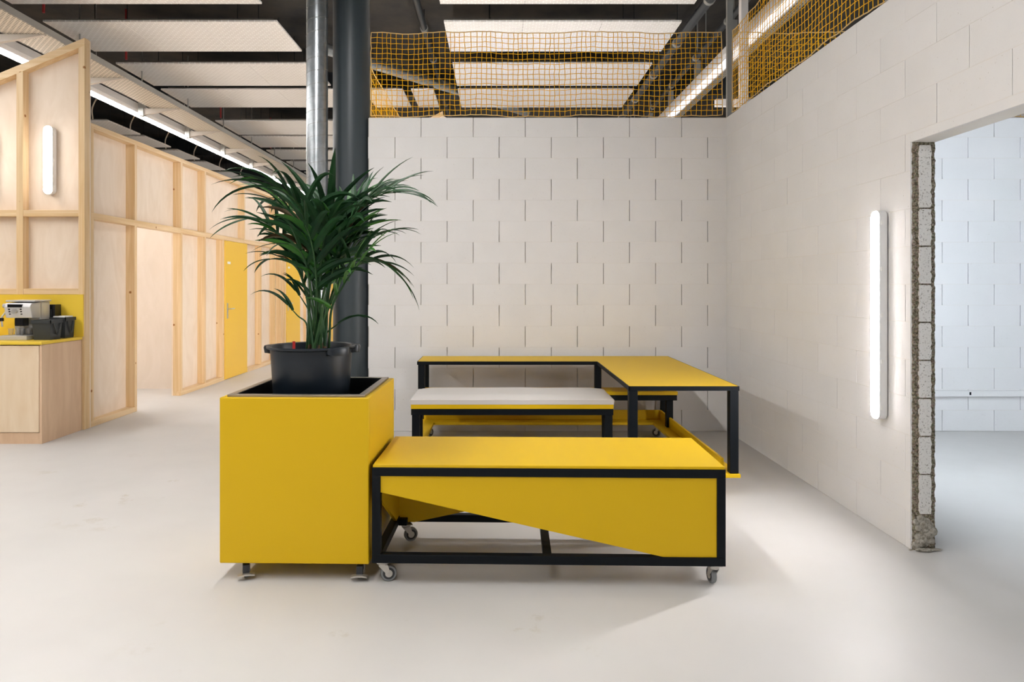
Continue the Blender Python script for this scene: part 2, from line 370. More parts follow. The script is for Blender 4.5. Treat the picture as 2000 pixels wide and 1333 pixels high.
MB().add(vs, fs).build('broken_edge', 'rough', wall_right, fix=False)
zs = [0.19] + [PITCH * k for k in range(2, 10)] + [OZ - 0.018]
for k in range(len(zs) - 1):
    a, b = zs[k] + 0.004, zs[k + 1] - (0.004 if k < len(zs) - 2 else 0.0)
    n = 16; lft = []; rgt = []
    for q in range(n + 1):
        z = a + (b - a) * q / n
        ins = 0.004 if q in (0, n) else 0
        lft.append((XR + 0.039 + 0.008 * noise.noise((1, k, z * 40)) + ins, z + 0.002 * noise.noise((7, k, q)))); rgt.append((XR + 0.101 + 0.009 * noise.noise((5, k, z * 45)) - ins, z))
    MB().prism(lft + rgt[::-1], 'y', OY1 - 0.016, OY1 + 0.002).build('block_core', 'core', wall_right)
for k in range(16):
    x = XR + 0.025 + 0.085 * ((k * 0.618) % 1); z = 0.025 + 0.15 * (k / 16.0); r = rnd.uniform(0.016, 0.03)
    bm = bmesh.new(); bmesh.ops.create_icosphere(bm, subdivisions=2, radius=r)
    for v_ in bm.verts: v_.co *= 1 + 0.35 * noise.noise(v_.co * 45 + Vector((k, 0, 0))); v_.co.y *= 0.7
    me = bpy.data.meshes.new('rubble_stone'); bm.to_mesh(me); bm.free(); me.materials.append(M['rubble']); link('rubble_stone', me, wall_right, (x, OY1 - 0.006, z))
# conduit along the far side-room wall
cd = tag(empty('wall_conduit', (3.9, YB - 0.02, 0.365)), 'white cable trunking running low along the wall seen through the opening', 'conduit')
box('trunking', (-1.5, -0.02, -0.028), (4.0, 0.019, 0.028), 'block_cool', cd, 0.003); box('socket_hole', (PX(1890, YB) - 3.9 - 0.012, -0.023, -0.012), (PX(1890, YB) - 3.9 + 0.004, -0.015, 0.016), 'black', cd)

# ---- column and spiral duct
col = MB().lathe([(0.178, 0), (0.178, 5.6)], seg=48).build('column', 'column', None, (-1.425, 6.66, 0), True); tag(col, 'thick dark grey round column at the left end of the block wall', 'column')
dx, dy = PX(619.5, 6.42), 6.42
du = tag(empty('spiral_duct', (dx, dy, 0)), 'upright shiny spiral ventilation duct left of the dark column', 'duct')
MB().lathe([(0.099, 0), (0.099, 5.6)], seg=40).build('pipe', 'galv', du, smooth=True)
pts = []
for k in range(int(5.58 / 0.122 * 20)):
    a = 2 * math.pi * k / 20; pts.append((0.0995 * math.cos(a), 0.0995 * math.sin(a), 0.01 + 0.122 * k / 20))
MB().tube(pts, 0.0024, 4).build('seam', 'galv_dull', du)
# horizontal spiral duct behind the net
hd = tag(empty('ceiling_duct', (-2.0, 11.0, 4.96)), 'silver round duct bending under the ceiling behind the net', 'duct')
path = smooth_path([(-0.75, -0.9, 0), (-0.4, -0.47, 0), (0, 0, 0), (0.68, 0.8, 0), (1.36, 1.6, 0), (2.6, 3.1, 0)], 6)
MB().tube(path, 0.088, 20).build('pipe', 'galv', hd, smooth=True)
for q in (6, 14, 21, 27):
    t = (path[q + 1] - path[q - 1]).normalized(); MB().tube([path[q] - t * 0.012, path[q] + t * 0.012], 0.094, 20).build('collar', 'galv_dull', hd, smooth=True)

# ------------------------------------------------------------------ wooden stud partitions
def ply(parent, lo, hi): return box('plywood_sheet', lo, hi, 'ply', parent)
XL = -4.0
wall_left = tag(empty('wall_left'), kind='structure')
RAIL0, RAIL1 = 2.055, 2.118
door_gap = (7.575, 8.62); doors = [(10.02, 10.90), (12.94, 13.82), (16.45, 17.33)]
full = [6.715, 7.525, 8.62, 9.32]
upper = full + [10.77, 12.26, 13.5, 14.9, 16.3, 17.7, 19.1]
lower = [6.715, 7.525, 8.62, 9.32, 9.94, 11.53, 12.26, 12.62, 12.86, 14.4, 15.2, 15.95, 16.37, 18.2, 19.1]
for y in upper: box('stud', (XL - 0.1, y, RAIL1), (XL, y + 0.048, 2.95), 'pine_z', wall_left, 0.002)
for y in lower: box('stud', (XL - 0.1, y, 0.055), (XL, y + 0.048, RAIL0), 'pine_z', wall_left, 0.002)
segs = [6.715, 8.62, 10.77, 13.5, 16.3, 19.15]
for a, b in zip(segs[:-1], segs[1:]):
    box('mid_rail', (XL - 0.1, a, RAIL0), (XL, b - 0.002, RAIL1), 'pine_y', wall_left, 0.002); box('top_plate', (XL - 0.1, a, 2.95), (XL, b - 0.002, 3.0), 'pine_y', wall_left, 0.002)
lows = [(6.715, 7.573), (8.62, 9.99), (10.93, 12.91), (13.85, 16.42), (17.36, 19.15)]
for a, b in lows:
    box('bottom_plate', (XL - 0.1, a, 0.0), (XL, b, 0.055), 'pine_y', wall_left, 0.002); ply(wall_left, (XL - 0.118, a, 0.0), (XL - 0.1, b, RAIL1))
for a, b in zip(segs[:-1], segs[1:]): ply(wall_left, (XL - 0.118, a, RAIL1), (XL - 0.1, b - 0.003, 3.0))
for k, (a, b) in enumerate(doors):
    d = tag(empty('door_%d' % (k + 1), (XL - 0.02, a, 0)), kind='structure')
    box('leaf', (-0.02, 0.0, 0.008), (0.022, b - a, RAIL0 - 0.003), 'yellow_door', d, 0.002)
    box('handle_plate', (0.022, 0.06, 0.90), (0.027, 0.10, 1.13), 'zinc', d, 0.002)
    MB().tube(smooth_path([(0.024, 0.08, 1.045), (0.07, 0.08, 1.045), (0.075, 0.10, 1.045), (0.075, 0.21, 1.045)], 4), 0.009, 8).build('handle', 'zinc', d, smooth=True)
    box('door_sign', (0.022, 0.08, 1.71), (0.025, 0.19, 1.745), 'white_plastic', d)
# room behind the doorway
wr = tag(empty('wall_room_partition'), kind='structure')
box('plywood_sheet', (-7.6, 9.2, 0), (XL - 0.118, 9.218, 3.0), 'ply_pale', wr); box('stud', (-4.85, 9.218, 0), (-4.8, 9.30, 3.0), 'pine_z', wr); box('stud', (-6.0, 9.218, 0), (-5.95, 9.30, 3.0), 'pine_z', wr)
wl2 = tag(empty('wall_room_outer'), kind='structure'); ply(wl2, (-7.62, 6.72, 0), (-7.6, 9.2, 3.0)); ply(wl2, (-7.62, 9.22, 0), (-7.6, 19.15, 3.0))
# kitchenette wall (faces the camera, sloping head)
KY = 6.61
wk = tag(empty('wall_kitchenette'), kind='structure')
sl = math.tan(R(22.6)); top = lambda x: 3.80 + (x - XL) * sl
def sstud(x0, x1):
    MB().prism([(x0, 0), (x1, 0), (x1, top(x1) - 0.075), (x0, top(x0) - 0.075)], 'y', KY, KY + 0.085).build('stud', 'pine_z', wk, bev=0.002)
for x0, x1 in ((-4.06, XL), (-4.661, -4.597), (-5.262, -5.198), (-5.863, -5.80)): sstud(x0, x1)
MB().prism([(-6.4, top(-6.4) - 0.075), (XL, top(XL) - 0.075), (XL, top(XL)), (-6.4, top(-6.4))], 'y', KY, KY + 0.085).build('sloping_plate', 'pine_x', wk, bev=0.002)
xs = [-4.06, -4.597, -4.661, -5.198, -5.262, -5.80]
for a, b in ((-4.597, -4.06), (-5.198, -4.661), (-5.80, -5.262)):
    box('cross_rail', (a, KY + 0.004, 2.068), (b, KY + 0.085, 2.13), 'pine_x', wk, 0.002); box('cross_rail', (a, KY + 0.004, 1.311), (b, KY + 0.085, 1.368), 'pine_x', wk, 0.002)
for a, b in ((-4.63, XL), (-5.23, -4.633), (-6.4, -5.233)):
    MB().prism([(a, 0), (b, 0), (b, top(b) - 0.004), (a, top(a) - 0.004)], 'y', KY + 0.085, KY + 0.1).build('plywood_sheet', 'ply', wk)
box('splashback', (-6.2, KY - 0.012, 0.903), (-4.008, KY - 0.001, 1.311), 'yellow_top', wk)
# sloping plywood partition far behind the block wall
wf = tag(empty('wall_far_partition'), kind='structure')
MB().prism([(-1.75, 2.9), (-0.82, 2.9), (-0.85, 4.33), (-0.97, 4.40), (-1.75, 3.98)], 'y', 12.1, 12.2).build('plywood_sheet', 'ply', wf)
MB().prism([(-1.75, 3.98), (-0.97, 4.40), (-0.97, 4.47), (-1.75, 4.05)], 'y', 12.05, 12.2).build('sloping_plate', 'pine_x', wf)

# ------------------------------------------------------------------ kitchenette
def cabinet(x0, x1, label, end):
    c = tag(empty('base_cabinet', ((x0 + x1) / 2, 6.3, 0)), label, 'cabinet', 'kitchenette base cabinets'); w = (x1 - x0) / 2
    mb = MB(); mb.box((-w, -0.262, 0.1), (-w + 0.018, 0.295, 0.875)); mb.box((-w + 0.018, -0.262, 0.1), (w - 0.02, 0.295, 0.118)); mb.box((-w + 0.018, 0.277, 0.118), (w - 0.02, 0.295, 0.875))
    mb.build('carcass', 'cab', c)
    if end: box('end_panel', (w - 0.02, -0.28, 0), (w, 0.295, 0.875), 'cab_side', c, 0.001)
    else: box('end_panel', (w - 0.02, -0.262, 0.1), (w - 0.001, 0.295, 0.875), 'cab', c)
    box('door', (-w + 0.002, -0.28, 0.103), (w - (0.026 if end else 0.002), -0.262, 0.868), 'cab', c, 0.001)
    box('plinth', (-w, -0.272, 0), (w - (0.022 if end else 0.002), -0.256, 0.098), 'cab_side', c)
cabinet(-4.65, -4.02, 'birch base cabinet at the open end of the kitchenette', True)
cabinet(-5.27, -4.652, 'birch base cabinet left of the end cabinet, cut by the picture edge', False)
wt = tag(box('worktop', (-5.9, 6.005, 0.877), (-4.012, 6.597, 0.903), 'yellow_top', None, 0.002), 'bright yellow kitchenette worktop carrying the coffee machine', 'worktop')
TH = 0.903
cm = tag(empty('coffee_machine', (-4.355, 6.34, TH)), 'silver automatic coffee machine on the yellow worktop', 'coffee machine')
mb = MB(); mb.box((-0.12, -0.02, 0.04), (0.12, 0.12, 0.345)); mb.build('body', 'silver', cm, bev=0.008)
MB().prism([(-0.13, 0.20), (0.0, 0.195), (0.0, 0.345), (-0.135, 0.335), (-0.155, 0.30)], 'x', -0.12, 0.12).build('control_head', 'silver', cm, bev=0.006)
box('display', (-0.085, -0.158, 0.298), (0.045, -0.135, 0.325), 'screen_dark', cm)
for sx in (-0.075, 0.03):
    for q in range(3): box('button', (sx - 0.008, -0.152 + q * 0.006, 0.274 - q * 0.021), (sx + 0.008, -0.135 + q * 0.004, 0.286 - q * 0.021), 'screen_dark', cm)
MB().lathe([(0.022, 0), (0.022, 0.02), (0.018, 0.024)], seg=20, axis='y').build('dial', 'zinc', cm, (-0.022, -0.17, 0.262), True)
MB().lathe([(0.020, 0), (0.020, 0.04)], seg=16, axis='x').build('steam_knob', 'silver', cm, (-0.160, -0.10, 0.31), True)
mb = MB(); mb.box((-0.045, -0.125, 0.125), (0.03, -0.04, 0.20)); sp = mb.build('spout', 'black_gloss', cm, bev=0.006)
for q in (-0.025, 0.01): MB().tube([(q, -0.09, 0.128), (q, -0.09, 0.108)], 0.007, 8).build('nozzle', 'zinc', sp)
MB().tube(smooth_path([(-0.125, -0.10, 0.28), (-0.145, -0.11, 0.24), (-0.165, -0.12, 0.20), (-0.155, -0.125, 0.12)], 5), 0.008, 8).build('steam_wand', 'zinc', cm, smooth=True)
MB().tube([(-0.163, -0.12, 0.20), (-0.160, -0.122, 0.17)], 0.016, 10).build('wand_grip', 'black_gloss', cm, smooth=True)
mb = MB(); mb.box((-0.155, -0.16, 0), (0.09, 0.0, 0.04)); mb.build('drip_tray', 'silver', cm, bev=0.004)
box('base', (-0.12, 0.0, 0.0), (0.12, 0.12, 0.04), 'black_gloss', cm); box('tray_grate', (-0.14, -0.15, 0.0402), (0.075, -0.02, 0.043), 'zinc', cm)
mb = MB(); mb.box((-0.13, -0.12, 0.347), (0.14, 0.11, 0.362)); mb.build('cup_shelf', 'silver', cm, bev=0.004)
for k, (x, y) in enumerate(((-0.095, -0.10), (-0.045, -0.07), (0.005, -0.10), (0.045, -0.06))):
    gl = MB().lathe([(0.018, 0.0), (0.023, 0.06), (0.0215, 0.06), (0.017, 0.004)], seg=18).build('drinking_glass', 'glass', None, (-4.355 + x, 6.34 + y, TH + 0.0435), True)
    tag(gl, ('small clear glass, first from the left', 'small clear glass, second from the left', 'small clear glass, third from the left', 'small clear glass, rightmost')[k] + ' on the drip tray', 'glass', 'glasses under the coffee spout')
def bin_(x0, x1, y0, y1, h, label, lid, white):
    cx, cy = (x0 + x1) / 2, (y0 + y1) / 2; w, d = (x1 - x0) / 2, (y1 - y0) / 2
    b = tag(empty('storage_bin', (cx, cy, TH)), label, 'bin', 'dark bins on the worktop')
    mb = MB(); t = 0.86
    o = [(-w * t, -d * t, 0), (w * t, -d * t, 0), (w * t, d * t, 0), (-w * t, d * t, 0), (-w, -d, h), (w, -d, h), (w, d, h), (-w, d, h)]
    i_ = [(p[0] * 0.93, p[1] * 0.93, max(p[2], 0.006)) for p in o]
    mb.add(o + i_, [(0, 3, 2, 1), (0, 1, 5, 4), (1, 2, 6, 5), (2, 3, 7, 6), (3, 0, 4, 7), (8, 9, 10, 11), (8, 12, 13, 9), (9, 13, 14, 10), (10, 14, 15, 11), (11, 15, 12, 8),
                      (4, 5, 13, 12), (5, 6, 14, 13), (6, 7, 15, 14), (7, 4, 12, 15)]).build('tub', 'bin', b, fix=False)
    mb = MB(); mb.box((-w - 0.006, -d - 0.006, h - 0.03), (w + 0.006, -d + 0.001, h)); mb.box((w - 0.001, -d - 0.006, h - 0.03), (w + 0.006, d + 0.006, h)); mb.box((-w - 0.006, d - 0.001, h - 0.03), (w + 0.006, d + 0.006, h)); mb.box((-w - 0.006, -d, h - 0.03), (-w + 0.001, d, h)); mb.build('rim', 'bin', b)
    MB().tube(smooth_path([(w * 1.02, -d * 0.55, h - 0.035), (w * 1.06, -d * 0.2, h * 0.45), (w * 1.05, d * 0.1, h * 0.25), (w * 1.06, d * 0.35, h * 0.5), (w * 1.02, d * 0.6, h - 0.035)], 5), 0.005, 6).build('handle', 'bin', b, smooth=True)
    if lid: box('lid', (-w * 0.95, -d * 0.95, h - 0.012), (w * 0.95, d * 0.95, h - 0.004), 'bin', b)
    if white: box('napkin_stack', (-w * 0.8, -d * 0.8, h - 0.05), (w * 0.85, d * 0.8, h + 0.012), 'white_plastic', b, 0.004)
bin_(-4.225, -4.055, 6.19, 6.36, 0.182, 'dark grey lidded bin in front, beside the coffee machine', True, False)
bin_(-4.20, -4.06, 6.41, 6.56, 0.195, 'dark grey bin with white napkins at the worktop corner', False, True)
tb = tag(empty('dark_container', (-4.29, 6.525, TH)), 'tall dark translucent box between coffee machine and splashback', 'container')
box('shell', (-0.085, -0.045, 0), (0.085, 0.055, 0.315), 'black_gloss', tb, 0.006); box('window', (-0.05, -0.048, 0.19), (0.06, -0.044, 0.27), 'bin', tb); box('front_band', (-0.085, -0.049, 0.12), (0.085, -0.045, 0.16), 'bin', tb)

# ------------------------------------------------------------------ lamps
def tube_lamp(name, loc, rz, length, w, p, label, mat, clips=4):
    """vertical batten on a wall; local -Y points away from the wall"""
    o = tag(empty(name, loc, rz), label, 'wall lamp')
    h = length / 2; r = w / 2
    def capsule(r_, h_, y0, y1, dome):
        pts = [(r_ * math.cos(a), h_ - r_ + r_ * math.sin(a)) for a in [math.pi * k / 12 for k in range(13)]] + [(r_ * math.cos(a), -h_ + r_ + r_ * math.sin(a)) for a in [math.pi + math.pi * k / 12 for k in range(13)]]
        return pts
    MB().prism(capsule(r, h, 0, 0, 0), 'y', -p * 0.80, 0.0).build('housing', 'lamp_house', o, bev=0.002)
    # diffuser: stacked capsules growing smaller for the rounded front
    prof = [(r * 0.96, h * 0.998, -p * 0.80), (r * 0.93, h * 0.997, -p * 0.87), (r * 0.86, h - r * 0.10, -p * 0.97), (r * 0.80, h - r * 0.2, -p)]
    vs = []; fs = []
    for r_, h_, y in prof: vs += [(q[0], y, q[1]) for q in capsule(r_, h_, 0, 0, 0)]
    n = 26
    for i in range(3):
        for k in range(n): fs.append((i * n + k, i * n + (k + 1) % n, (i + 1) * n + (k + 1) % n, (i + 1) * n + k))
    fs += [tuple(range(n - 1, -1, -1)), tuple(range(3 * n, 4 * n))]
    MB().add(vs, fs).build('diffuser', 'tube_body', o, smooth=True)
    MB().prism(capsule(r * 0.80, h - r * 0.2, 0, 0, 0), 'y', -p * 1.02, -p * 0.99).build('lens', mat, o)
    for k in range(clips):
        z = -h + 0.07 + (2 * h - 0.14) * k / (clips - 1)
        for sx in (-1, 1): box('clip', (sx * (r + 0.002) - 0.003, -p * 0.68, z - 0.012), (sx * (r + 0.002) + 0.003, -p * 0.45, z + 0.012), 'white_plastic', o)
    box('wall_plate', (-0.012, -0.002, -h * 0.8), (0.012, 0.012, h * 0.8), 'lamp_house', o)
    return o
tube_lamp('tube_lamp', (XR - 0.008, 3.868, 1.238), R(-90), 1.18, 0.076, 0.056, 'long lit tube lamp upright on the block wall beside the opening', 'tube', 5)
tube_lamp('tube_lamp', (PX(101.5, 6.68), KY + 0.073, PZ(314, 6.66)), 0, 0.665, 0.088, 0.075, 'short lit tube lamp upright on the plywood above the coffee machine', 'tube_small', 3)
tube_lamp('tube_lamp', (PX(-17, 6.68), KY + 0.073, PZ(314, 6.66)), 0, 0.665, 0.088, 0.075, 'short lit tube lamp on the leftmost plywood bay, cut off by the picture edge', 'tube_small', 3)
tube_lamp('tube_lamp', (-5.6, 9.188, 1.6), 0, 1.18, 0.088, 0.075, 'tube lamp on the plywood wall inside the room behind the doorway', 'tube_room', 5)  # added out of view to light the room behind the doorway
for k, x in enumerate((-0.75, 0.9)):
    tube_lamp('tube_lamp', (x, YB + 0.19 + 0.012, 1.5), R(180), 1.18, 0.088, 0.062, ('tube lamp on the far side of the back block wall, near the column', 'tube lamp on the far side of the back block wall, near its middle')[k], 'tube_hall', 5)  # added behind the wall, out of view, to brighten hall and partition
for k, y in enumerate((4.9, 0.7)):
    tube_lamp('tube_lamp', (XR + TW + 0.012, y, 1.75), R(90), 1.18, 0.088, 0.062, ('cool tube lamp inside the side room, between opening and back wall', 'cool tube lamp inside the side room, on the pier before the opening')[k], ('tube_cool', 'tube_cool_far')[k], 5)  # added out of sight to keep the side room bright
def strip_light(x, z, y0, y1, label, mat, n):
    o = tag(empty('strip_light', (x, (y0 + y1) / 2, z)), label, 'strip light', 'ceiling strip lights'); h = (y1 - y0) / 2
    MB().prism([(-0.09, 0.02), (-0.085, -0.035), (0.085, -0.035), (0.09, 0.02), (0.06, 0.13), (-0.06, 0.13)], 'y', -h, h).build('trunking', 'trunk', o)
    l_ = 2 * h / n
    for k in range(n):
        a = -h + k * l_; MB().prism([(-0.062, 0), (-0.045, -0.014), (0.045, -0.014), (0.062, 0)], 'y', a + 0.02, a + l_ - 0.02).build('lens', mat, o, (0, 0, -0.036))
        MB().tube([(0, a + l_ / 2, 0.13), (0, a + l_ / 2, 5.6 - z)], 0.006, 6).build('hanger', 'galv_dull', o)
    return o
strip_light(-5.88, 4.21, -5.5, 25.5, 'long white ceiling light strip running above the wooden partition', 'strip_warm', 11)
strip_light(-1.6, 4.2, 12.0, 25.5, 'white ceiling light strip in the hall hidden behind the block wall', 'strip_warm', 5)  # added row, out of sight, to light partition and ceiling panels
strip_light(3.05, 4.40, -5.5, 25.5, 'long white ceiling light strip beyond the right block wall', 'strip_cool', 11)
strip_light(-1.3, 4.40, -1.4, 4.7, 'white ceiling light strip high over the viewer', 'strip_near', 3)  # invented strip out of frame, lights floor and walls from above

# ------------------------------------------------------------------ ceiling panels
rows = [(7.1, 8.29), (8.85, 9.98), (10.54, 11.71), (11.95, 13.14), (14.25, 15.55), (15.74, 17.0), (17.4, 18.65), (19.04, 20.4), (20.8, 22.1), (22.5, 23.8)]
ordn = ['first', 'second', 'third', 'fourth', 'fifth', 'sixth', 'seventh', 'eighth', 'ninth', 'tenth']
HP = CAM_H + 3.4
def ceil_panel(x0, x1, y0, y1, label, group, plates=3, hose=False):
    o = tag(empty('ceiling_panel', ((x0 + x1) / 2, (y0 + y1) / 2, HP)), label, 'ceiling panel', group); w, d = (x1 - x0) / 2, (y1 - y0) / 2
    pw = 2 * w / plates
    for k in range(plates): box('plate', (-w + k * pw + 0.002, -d, 0), (-w + (k + 1) * pw - 0.002, d, 0.028), 'panel', o, 0.003)
    box('back_frame', (-w + 0.1, -d + 0.06, 0.028), (w - 0.07, d - 0.06, 0.062), 'panel_back', o)
    for sx in (-0.62, 0.62):
        for sy in (-0.7, 0.7): MB().tube([(sx * w, sy * d, 0.06), (sx * w, sy * d, 5.6 - HP)], 0.005, 5).build('hanger', 'dark', o)
    if hose: MB().tube(smooth_path([(w - 0.35, -d + 0.05, 0.05), (w - 0.36, -d + 0.05, 0.3), (w - 0.2, -d + 0.05, 0.62)], 5), 0.016, 6).build('hose', 'hose', o, smooth=True)
for k, (a, b) in enumerate(rows):
    ceil_panel(-5.9, -2.86, a, b, 'pale perforated ceiling panel, %s from the front left of the spiral duct' % ordn[k], 'ceiling panels left of the duct')
for k, (a, b) in enumerate(rows[:4]):
    ceil_panel(-0.70, 2.39, a, b, 'pale perforated ceiling panel, %s from the front above the block wall' % ordn[k], 'ceiling panels above the block wall')
for k, (a, b) in enumerate(rows[4:]):
    ceil_panel(-11.2, -8.13, a, b, 'pale ceiling panel, %s from the front over the top of the wooden partition' % ordn[k], 'ceiling panels behind the partition', 3, True)
a, b = rows[3]
ceil_panel(-2.35, -1.66, a, b, 'small pale ceiling panel behind the left end of the net', 'small ceiling panels behind the net', 1)
ceil_panel(-1.52, -1.12, a, b, 'narrow beige ceiling panel second from the column behind the net', 'small ceiling panels behind the net', 1)
# ceiling services
def along_y(name, x, z, y0, y1, r, mat, label, cat):
    o = tag(empty(name, (x, (y0 + y1) / 2, z)), label, cat); h = (y1 - y0) / 2
    MB().tube([(0, -h, 0), (0, h, 0)], r, 14).build('pipe', mat, o, smooth=True)
    y = -h + 0.6
    while y < h: MB().tube([(0, y - 0.03, 0), (0, y + 0.03, 0)], r + 0.012, 14).build('clamp', 'galv_dull', o, smooth=True); MB().tube([(0, y, r), (0, y, 5.6 - z)], 0.006, 5).build('hanger', 'dark', o); y += 1.45
along_y('ceiling_pipe', 2.50, CAM_H + 3.36, 6.0, 25, 0.055, 'dark_pipe', 'dark pipe running under the ceiling right of the white panels', 'pipe')
along_y('ceiling_pipe', 3.02, CAM_H + 3.45, 6.9, 25, 0.04, 'dark_pipe', 'thin dark pipe under the ceiling above the right light strip', 'pipe')
along_y('ceiling_pipe', -1.12, CAM_H + 3.9, 6.9, 25, 0.05, 'dark_pipe', 'dark conduit under the ceiling just right of the column', 'pipe')
def tray(x0, x1, z, y0, y1, label, mat='tray', arms=True):
    o = tag(empty('cable_tray', ((x0 + x1) / 2, (y0 + y1) / 2, z)), label, 'cable tray'); w, h = (x1 - x0) / 2, (y1 - y0) / 2
    box('tray_base', (-w, -h, 0), (w, h, 0.006), mat, o)
    for sx in (-1, 1): box('side_rail', (sx * w - 0.006, -h, 0), (sx * w + 0.006, h, 0.075), 'galv_dull', o)
    if arms:
        y = -h + 0.4
        while y < h:
            MB().prism([(-w - 0.12, -0.10), (w - 0.03, -0.012), (w - 0.03, -0.001), (-w - 0.12, -0.001)], 'y', y, y + 0.045).build('bracket', 'panel_back', o)
            box('bracket_post', (-w - 0.20, y - 0.02, -0.12), (-w - 0.12, y + 0.065, 0.15), 'galv_dull', o); MB().tube([(-w - 0.16, y + 0.02, 0.15), (-w - 0.16, y + 0.02, 5.6 - z)], 0.012, 6).build('hanger', 'galv_dull', o); y += 1.62
tray(-5.52, -5.05, CAM_H + 2.8, 4.0, 25, 'perforated metal cable tray running above the wooden partition')
tray(3.25, 3.62, CAM_H + 3.30, 6.9, 25, 'perforated metal cable tray above the right light strip', 'tray')
bm_ = tag(box('cable_beam', (-5.92, 3.0, 4.40), (-5.80, 25, 4.66), 'dark'), 'dark steel beam between cable tray and light strip', 'beam')
tray(2.42, 2.60, 3.06, 5.15, 6.35, 'short metal cable tray on the wall top near the corner', 'tray', False)
box('wall_bracket', (-0.22, -0.02, -0.049), (0.09, 0.02, -0.001), 'galv_dull', bpy.data.objects['cable_tray.002'])
tray(2.42, 2.60, 3.06, 4.05, 4.95, 'short metal cable tray on the wall top nearer the viewer', 'tray', False)
box('wall_bracket', (-0.22, -0.02, -0.049), (0.09, 0.02, -0.001), 'galv_dull', bpy.data.objects['cable_tray.003'])
for k, (x, y) in enumerate(((-5.72, 8.6), (-5.66, 10.4), (-5.7, 14.05), (-5.72, 17.2))):
    tag(MB().tube([(x, y, HP + 0.02), (x, y, 5.6)], 0.017, 8).build('sprinkler_pipe', 'red', None, smooth=True), 'red sprinkler drop pipe, %s from the front beside the left panels' % ordn[k], 'pipe', 'red sprinkler pipes')
# posts above the wall corner
pp = tag(empty('net_post', (2.262, 6.66, 3.0)), 'grey metal post holding the net at the wall corner', 'post')
box('post', (-0.028, -0.02, 0.012), (0.028, 0.02, 2.6), 'galv_dull', pp); box('foot_plate', (-0.05, -0.05, 0.011), (0.05, 0.05, 0.02), 'galv_dull', pp)
pp = tag(empty('frame_post', (PX(1452, 7.8), 7.8, 0)), 'pale painted post seen through the net past the corner', 'post')
box('post', (-0.04, -0.04, 0), (0.04, 0.04, 5.6), 'white_paint', pp); box('cross_arm', (-0.3, 0.04, 3.46), (0.5, 0.10, 3.54), 'white_paint', pp)
tag(box('net_post', (XR + 0.03, 3.86, 3.011), (XR + 0.09, 3.92, 5.6), 'galv_dull'), 'grey metal post holding the net nearer the viewer', 'post')

# ------------------------------------------------------------------ nets
def net(name, origin, axis, length, z0, z1, cell, label, seed, r=0.0030):
    """knotted square net; local a along axis, b up"""
    rr_ = random.Random(seed)
    o = tag(empty(name, origin), label, 'net', 'yellow safety nets')
    nA, nB = max(2, round(length / cell)), max(2, round((z1 - z0) / cell))
    J = {}
    for i in range(nA + 1):
        for j in range(nB + 1):
            a = length * i / nA; b = z0 + (z1 - z0) * j / nB
            sag = 0.012 * math.sin(a * 5.1 + seed) + 0.006 * math.sin(a * 13 + 2 * seed)
            b += sag * (0.5 + 0.5 * abs(j / nB - 0.5)) + rr_.uniform(-0.004, 0.004); a += rr_.uniform(-0.004, 0.004) + 0.012 * (j / nB) * math.sin(i)
            dpt = rr_.uniform(-0.003, 0.003)
            J[i, j] = Vector((a, dpt, b)) if axis == 'x' else Vector((dpt, a, b))
    mb = MB()
    for i in range(1, nA): mb.tube([J[i, j] for j in range(nB + 1)], r, 4, False)
    for j in range(1, nB): mb.tube([J[i, j] for i in range(nA + 1)], r, 4, False)
    tag(mb.build('netting', 'net', o, fix=False), kind='stuff')
    ring = [J[i, 0] for i in range(nA + 1)] + [J[nA, j] for j in range(1, nB + 1)] + [J[i, nB] for i in range(nA - 1, -1, -1)] + [J[0, j] for j in range(nB - 1, -1, -1)]
    MB().tube(ring, 0.0048, 5).build('border_rope', 'rope', o, smooth=True)
NZ0, NZ1 = 0.03, 0.835
net('safety_net', (-1.225, YB + 0.05, WALL_H), 'x', 3.40, NZ0, NZ1, 0.051, 'yellow net stretched along the top of the back block wall', 3)
net('safety_net', (XR + 0.055, 3.93, WALL_H), 'y', 2.62, 0.06, NZ1, 0.054, 'yellow net along the top of the right block wall', 5)
net('safety_net', (XR + TW + 0.02, YB + 0.05, WALL_H), 'x', 3.4, NZ0, NZ1, 0.058, 'yellow net over the side room wall, seen through the nearer net', 9)
net('safety_net', (-1.43, 6.87, WALL_H), 'y', 4.0, NZ0, NZ1, 0.11, 'yellow net running back from the column, seen almost edge-on', 11, 0.0024)

